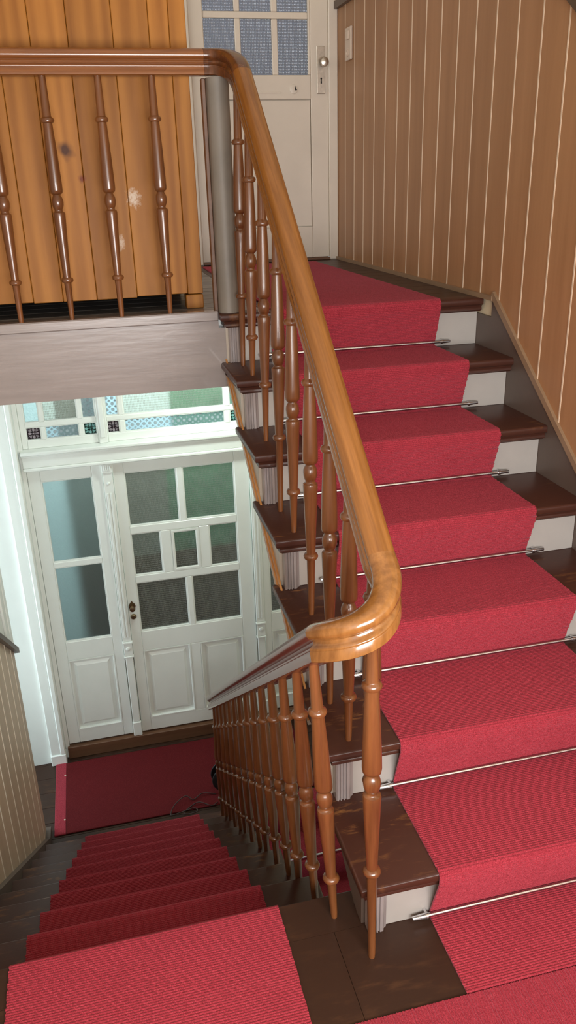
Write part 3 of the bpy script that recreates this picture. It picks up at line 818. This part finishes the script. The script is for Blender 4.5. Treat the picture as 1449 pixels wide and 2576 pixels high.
# transom bar, casing, threshold
t4 = S(thing('trim_4', 'white moulded transom bar above the hall door'), None)
box('cornice', -.902, .93, 3.232, 3.34, .262, .284, M['white'], t4, .006)
box('cornice_bead', -.899, .93, 3.244, 3.30, .250, .2615, M['white'], t4, .004)
box('frieze', -.895, .93, 3.258, 3.30, .186, .2495, M['white'], t4, .002)
box('architrave', -.897, .93, 3.250, 3.30, .1645, .1855, M['white'], t4, .006)
t5 = S(thing('trim_5', 'white casing at the left of the hall door with its plinth block'), None)
box('casing', -1.004, -.945, 3.236, 3.30, -1.763, .95, M['white'], t5, .004)
box('casing', -.9445, -.912, 3.226, 3.30, -1.763, .95, M['white'], t5, .006)
box('casing_reveal', -.9115, -.8865, 3.29, 3.33, -1.841, .95, M['white'], t5, .003)
box('plinth_block', -1.008, -.9105, 3.2245, 3.2895, ZL, -1.7635, M['white'], t5, .004)
S(box('trim_6', -.8985, .93, 3.272, 3.34, ZL, -1.753, M['thresh'], None, .004), 'brown wooden threshold under the hall door')
# transom lights
def ornament(par, cx, cz, s, mat, y):
    V = []; F = []
    def blob(px, pz, rx, rz, ang, n=10):
        b = len(V)
        for yy in (y, y-.0016):
            for i in range(n):
                a = 2*PI*i/n; u, v = rx*math.cos(a), rz*math.sin(a)
                V.append((px+u*math.cos(ang)-v*math.sin(ang), yy, pz+u*math.sin(ang)+v*math.cos(ang)))
        F.append(tuple(range(b, b+n))[::-1]); F.append(tuple(range(b+n, b+2*n)))
        for i in range(n): F.append((b+i, b+(i+1) % n, b+n+(i+1) % n, b+n+i))
    blob(cx, cz, .10*s, .10*s, 0)
    for q in range(4):
        a = q*PI/2
        blob(cx+.60*s*math.cos(a), cz+.60*s*math.sin(a), .24*s, .20*s, a)
        for da in (-.16, .0, .16):
            b = a+PI/4+da
            blob(cx+.66*s*math.cos(b), cz+.66*s*math.sin(b), .32*s, .055*s, b+da*1.5)
        blob(cx+.28*s*math.cos(a), cz+.28*s*math.sin(a), .10*s, .045*s, a)
    o = mk('ornament', V, F, M[mat], par); fixn(o); return o
def transom(nm, lab, x0, x1, cols, mats):
    t = S(thing(nm, lab), None); y = YD+.006
    za, zb, zc, zd = .332, .4065, .4345, .665
    member(t, 'frame_stile', x0, cols[0][0]-.0005, .2845, .70, y); member(t, 'frame_stile', cols[-1][1]+.0005, x1, .2845, .70, y)
    for q0, q1 in ((.2845, za-.0005), (zb+.0005, zc-.0005), (zd+.0005, .70)):
        member(t, 'frame_rail', cols[0][0], cols[-1][1], q0, q1, y)
    for a, b in zip(cols, cols[1:]):
        for q0, q1 in ((za, zb), (zc, zd)): member(t, 'muntin', a[1]+.0005, b[0]-.0005, q0, q1, y)
    for ci, (a, b) in enumerate(cols):
        for ri, (q0, q1) in enumerate(((za, zb), (zc, zd))):
            mt_ = mats[ci][ri]
            pn = pane(t, a, b, q0, q1, mt_, y, 'white', .006)
            if mt_ in ('g_purple', 'g_green'):
                sub(ornament(t, (a+b)/2, (q0+q1)/2, .036, 'etch_p' if mt_ == 'g_purple' else 'etch_g', y+.0178), pn)
transom('window_3', 'left transom light with small coloured corner panes', -.886, -.4625, [(-.856, -.775), (-.751, -.566), (-.541, -.467)],
        [('g_purple', 'g_plain'), ('g_ring', 'g_ham'), ('g_green', 'g_ring')])
transom('window_4', 'right transom light with one wide pane above the hall door', -.4105, .42, [(-.409, -.339), (-.3095, .272), (.3035, .385)],
        [('g_purple', 'g_ring'), ('g_ring', 'g_ham'), ('g_green', 'g_plain')])
t7 = S(thing('trim_7', 'white post between the two transom lights'), None)
box('post', -.462, -.4112, YD-.016, YD+.04, .2845, .70, M['white'], t7, .004)
box('post_rib', -.449, -.424, YD-.024, YD-.0165, .32, .70, M['white'], t7, .006)
S(box('wall_back', .4205, .93, YD+.002, YD+.05, .2845, .7045, M['white'], None, .002), 'plain white panel right of the transom lights')
# backdrop behind the glass, patches coloured for the bright and dark areas in the panes
vb = S(thing('wall_vestibule', 'vestibule backdrop in pale and dark patches, seen blurred through the hall door glass'), None)
box('vestibule_side', -1.3, -1.22, 3.40, 4.5, ZL, 1.0, M['plaster'], vb, .002)
box('vestibule_end', -1.22, -.741, 4.4, 4.5, ZL, 1.0, M['paleblue'], vb, .002)
box('vestibule_end', -.74, 1.7, 4.4, 4.5, ZL, -.951, M['roomb'], vb, .002)
box('vestibule_end', -.74, -.021, 4.4, 4.5, -.95, -.051, M['room'], vb, .002)
box('garden_hedge', -.02, 1.7, 4.41, 4.5, -.95, -.051, M['hedge'], vb, .002)
box('vestibule_end', -.74, -.401, 4.4, 4.5, -.05, 1.0, M['room'], vb, .002)
box('vestibule_end', -.40, .049, 4.4, 4.5, -.05, 1.0, M['paleblue'], vb, .002)
box('garden_hedge', .05, 1.7, 4.41, 4.5, -.05, 1.0, M['hedge'], vb, .002)
box('vestibule_floor', -1.3, 1.7, 3.40, 4.5, ZL-.05, ZL, M['roomb'], vb, .002)

# ------------------------------------------------------------------ cream door upstairs
YU = 3.35
d2 = S(thing('door_2', 'cream door with small glass panes at the end of the upper landing'), None)
def mem(n, x0, x1, z0, z1, y0=YU, y1=YU+.03): return box(n, x0, x1, y0, y1, z0, z1, M['cream'], d2, .003)
mem('stile', .211, .2845, 1.240, 3.24); mem('stile', .8405, .936, 1.240, 3.24)
cols = [(.2855, .4445), (.4745, .6365), (.6685, .828)]
rows = [(2.158, 2.411), (2.4425, 2.70), (2.7315, 2.98)]
mem('rail', .285, .84, 2.044, 2.1575); mem('rail', .285, .84, 1.240, 1.4055); mem('rail', .285, .84, 2.9805, 3.24)
mem('mullion_strip', .8285, .84, 2.158, 2.98)
for a, b in zip(rows, rows[1:]): mem('muntin', .285, .828, a[1]+.0005, b[0]-.0005, YU+.004)
for a, b in zip(cols, cols[1:]):
    for r0, r1 in rows: mem('muntin', a[1]+.0005, b[0]-.0005, r0, r1, YU+.004)
for a, b in cols:
    for r0, r1 in rows:
        box('pane', a-.003, b+.003, YU+.014, YU+.018, r0-.003, r1+.003, M['g_up'], d2, .0005)
loft('panel', [(YU+.03, .2845, .8405, 1.4055, 2.044), (YU+.024, .2845, .8405, 1.4055, 2.044), (YU+.024, .2885, .8365, 1.4095, 2.040), (YU+.010, .2885, .8365, 1.4095, 2.040), (YU+.009, .2895, .8355, 1.4105, 2.039)], M['cream'], d2, 'y')
box('slot_moulding', .42, .676, YU-.003, YU-.0003, 2.073, 2.079, M['cream'], d2, .001)
lp = tag(box('lock_plate', .873, .918, YU-.006, YU-.0003, 2.069, 2.291, M['nickel'], d2, .002), 'satin nickel plate')
lathe('door_knob', [(.009, 0), (.009, -.022), (.019, -.028), (.0235, -.040), (.020, -.052), (.006, -.057)], M['nickel'], d2, 18, (.903, YU-.006, 2.213), axis='y')
kh = lathe('keyhole', [(.005, 0), (.005, -.0006)], M['black_hole'], d2, 12, (.896, YU-.0062, 2.140), axis='y')
ks = prism('keyhole_slot', [(.8935, 2.138), (.8985, 2.138), (.900, 2.117), (.892, 2.117)], 'y', YU-.0066, YU-.0061, M['black_hole'], d2)
sub(kh, lp); sub(ks, lp)
pcv = lathe('peephole_cover', [(.023, -.0003), (.0225, -.003), (.019, -.0042)], M['cream'], d2, 20, (.746, YU, 2.092), axis='y')
sub(prism('peephole_wedge', [(.752, 2.085), (.764, 2.086), (.753, 2.108)], 'y', YU-.0048, YU-.0043, M['black_hole'], d2), pcv)
t8 = S(thing('trim_8', 'cream casing around the upstairs door'), None)
box('casing', .9365, XR+.003, 3.338, 3.36, ZU+.0002, 3.30, M['cream'], t8, .004)
box('casing', .116, .2105, 3.338, 3.36, ZU, 3.30, M['cream'], t8, .004)
box('casing', .2107, .936, 3.338, 3.36, 3.2405, 3.30, M['cream'], t8, .004)
box('threshold', .2107, .936, 3.33, 3.39, ZU+.0002, 1.239, M['thresh'], t8, .003)
vr = S(thing('wall_upper_room', 'pale blue room seen blurred through the upstairs door panes'), None)
box('room_end', -.6, 1.6, 4.9, 5.0, 1.2, 3.7, M['blue_room'], vr, .002)
box('room_side', 1.5, 1.6, 3.45, 4.9, 1.2, 3.7, M['blue_room'], vr, .002)
box('room_side', -.7, -.6, 3.45, 5.0, 1.2, 3.7, M['blue_room'], vr, .002)

# light switch on the boards
sw = thing('light_switch', 'beige double switch plate on the brown boards near the cream door', 'switch', (XR, 3.14, 2.27))
P(box('plate', XR-.007, XR+.0038, 3.092, 3.188, 2.20, 2.345, M['plate'], None, .003), sw)
P(box('rocker', XR-.013, XR-.0072, 3.115, 3.165, 2.29, 2.33, M['plate'], None, .003), sw)
P(lathe('socket', [(.017, 0), (.017, -.004), (.012, -.004), (.011, -.001)], M['plate'], None, 16, (XR-.0072, 3.14, 2.232), axis='x'), sw)

# ------------------------------------------------------------------ pine cupboard on the upper landing
pc = thing('pine_cupboard', 'varnished orange pine plank cupboard behind the level balustrade', 'cupboard', (-.5, 1.9, ZU))
XP = -.029; yp = 1.712
wd = [.055, .065, .115, .14, .115, .10, .13, .12, .15]
x = XP
for wq in wd:
    x0 = max(XL+.002, x-wq)
    zb = ZU+.054+random.uniform(-.004, .004)
    P(box('plank', x0+.0006, x-.0006, yp+random.uniform(0, .0015), yp+.022, zb, 3.35, M['pine'], None, .002), pc)
    x = x0
P(box('foot', XP-.062, XP, yp+.002, yp+.06, ZU+.0005, ZU+.05, M['pine'], None, .003), pc)
P(box('foot', XL+.002, XL+.07, yp+.002, yp+.06, ZU+.0005, ZU+.05, M['pine'], None, .003), pc)
P(box('side_panel', XP-.022, XP-.0005, yp+.0225, 2.25, ZU+.055, 3.35, M['pine'], None, .002), pc)
P(box('bottom_board', XL+.003, XP-.0225, yp+.03, 2.25, ZU+.056, ZU+.075, M['black_hole'], None, .002), pc)  # near-black boards: shade of the gap under the cupboard put into their colour
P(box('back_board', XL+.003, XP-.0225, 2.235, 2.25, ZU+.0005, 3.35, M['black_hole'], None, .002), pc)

# ------------------------------------------------------------------ cable and reel in the hall
def smooth_path(P_, n=8):
    out = []
    for i in range(len(P_)-1):
        p0, p1, p2, p3 = [Vector(P_[max(0, min(len(P_)-1, i+q))]) for q in (-1, 0, 1, 2)]
        for k in range(n):
            t = k/n
            out.append(.5*((2*p1)+(p2-p0)*t+(2*p0-5*p1+4*p2-p3)*t*t+(3*p1-p0-3*p2+p3)*t**3))
    out.append(Vector(P_[-1])); return out
zc = ZL+.014
cab = [(-.02, 2.60, zc), (-.06, 2.575, zc+.004), (-.13, 2.615, zc+.012), (-.19, 2.60, zc), (-.228, 2.56, zc), (-.20, 2.545, zc), (-.15, 2.55, zc+.004),
       (-.17, 2.58, zc+.006), (-.29, 2.56, zc+.002), (-.305, 2.58, zc), (-.275, 2.63, zc+.014), (-.205, 2.68, zc+.02), (-.16, 2.655, zc+.004),
       (-.10, 2.685, zc+.012), (-.02, 2.672, zc)]
tag(tube('cable', smooth_path(cab), .0033, M['cable']), 'thin dark cable curling over the hall mat at the stair foot', 'cable')
rl = thing('cable_reel', 'dark round reel standing behind the far end of the lower balustrade', 'reel', (.05, 2.72, ZL+.06))
RZ = ZL+.0095+.095
for yv in (2.68, 2.745):
    P(lathe('reel_disc', [(.02, -.004), (.092, -.004), (.095, 0), (.092, .004), (.02, .004)], M['black'], None, 28, (.060, yv, RZ), axis='y'), rl)
P(lathe('reel_drum', [(.045, -.028), (.045, .028)], M['cable'], None, 20, (.060, 2.7125, RZ), axis='y'), rl)

# added lamp, hidden under the hall ceiling to brighten the door and balusters
hl = thing('hall_fill_lamp', 'added fill lamp under the hall ceiling, hidden behind the landing edge', 'lamp', (.20, 2.82, .93))
P(lathe('fill_lamp_base', [(.10, 0), (.10, .03), (.09, .0349)], M['white'], None, 24, (.20, 2.82, .93)), hl)
ld = bpy.data.lights.new('hall_fill_light', 'AREA'); ld.shape = 'DISK'; ld.size = .18; ld.energy = 9; ld.color = (.86, 1.0, .91)
lo_ = bpy.data.objects.new('hall_fill_light', ld); C.objects.link(lo_); lo_.location = (.20, 2.82, .925)
adopt(lo_, hl)

# ------------------------------------------------------------------ the landing window behind the viewer
w5 = S(thing('window_5', 'landing window behind the viewer'), None)
for x0, x1 in ((-.849, -.80), (.70, .749)): box('frame_stile', x0, x1, YB-.034, YB-.004, .801, 1.849, M['white'], w5, .004)
for z0, z1 in ((.801, .84), (1.81, 1.849)): box('frame_rail', -.7995, .6995, YB-.034, YB-.004, z0, z1, M['white'], w5, .004)
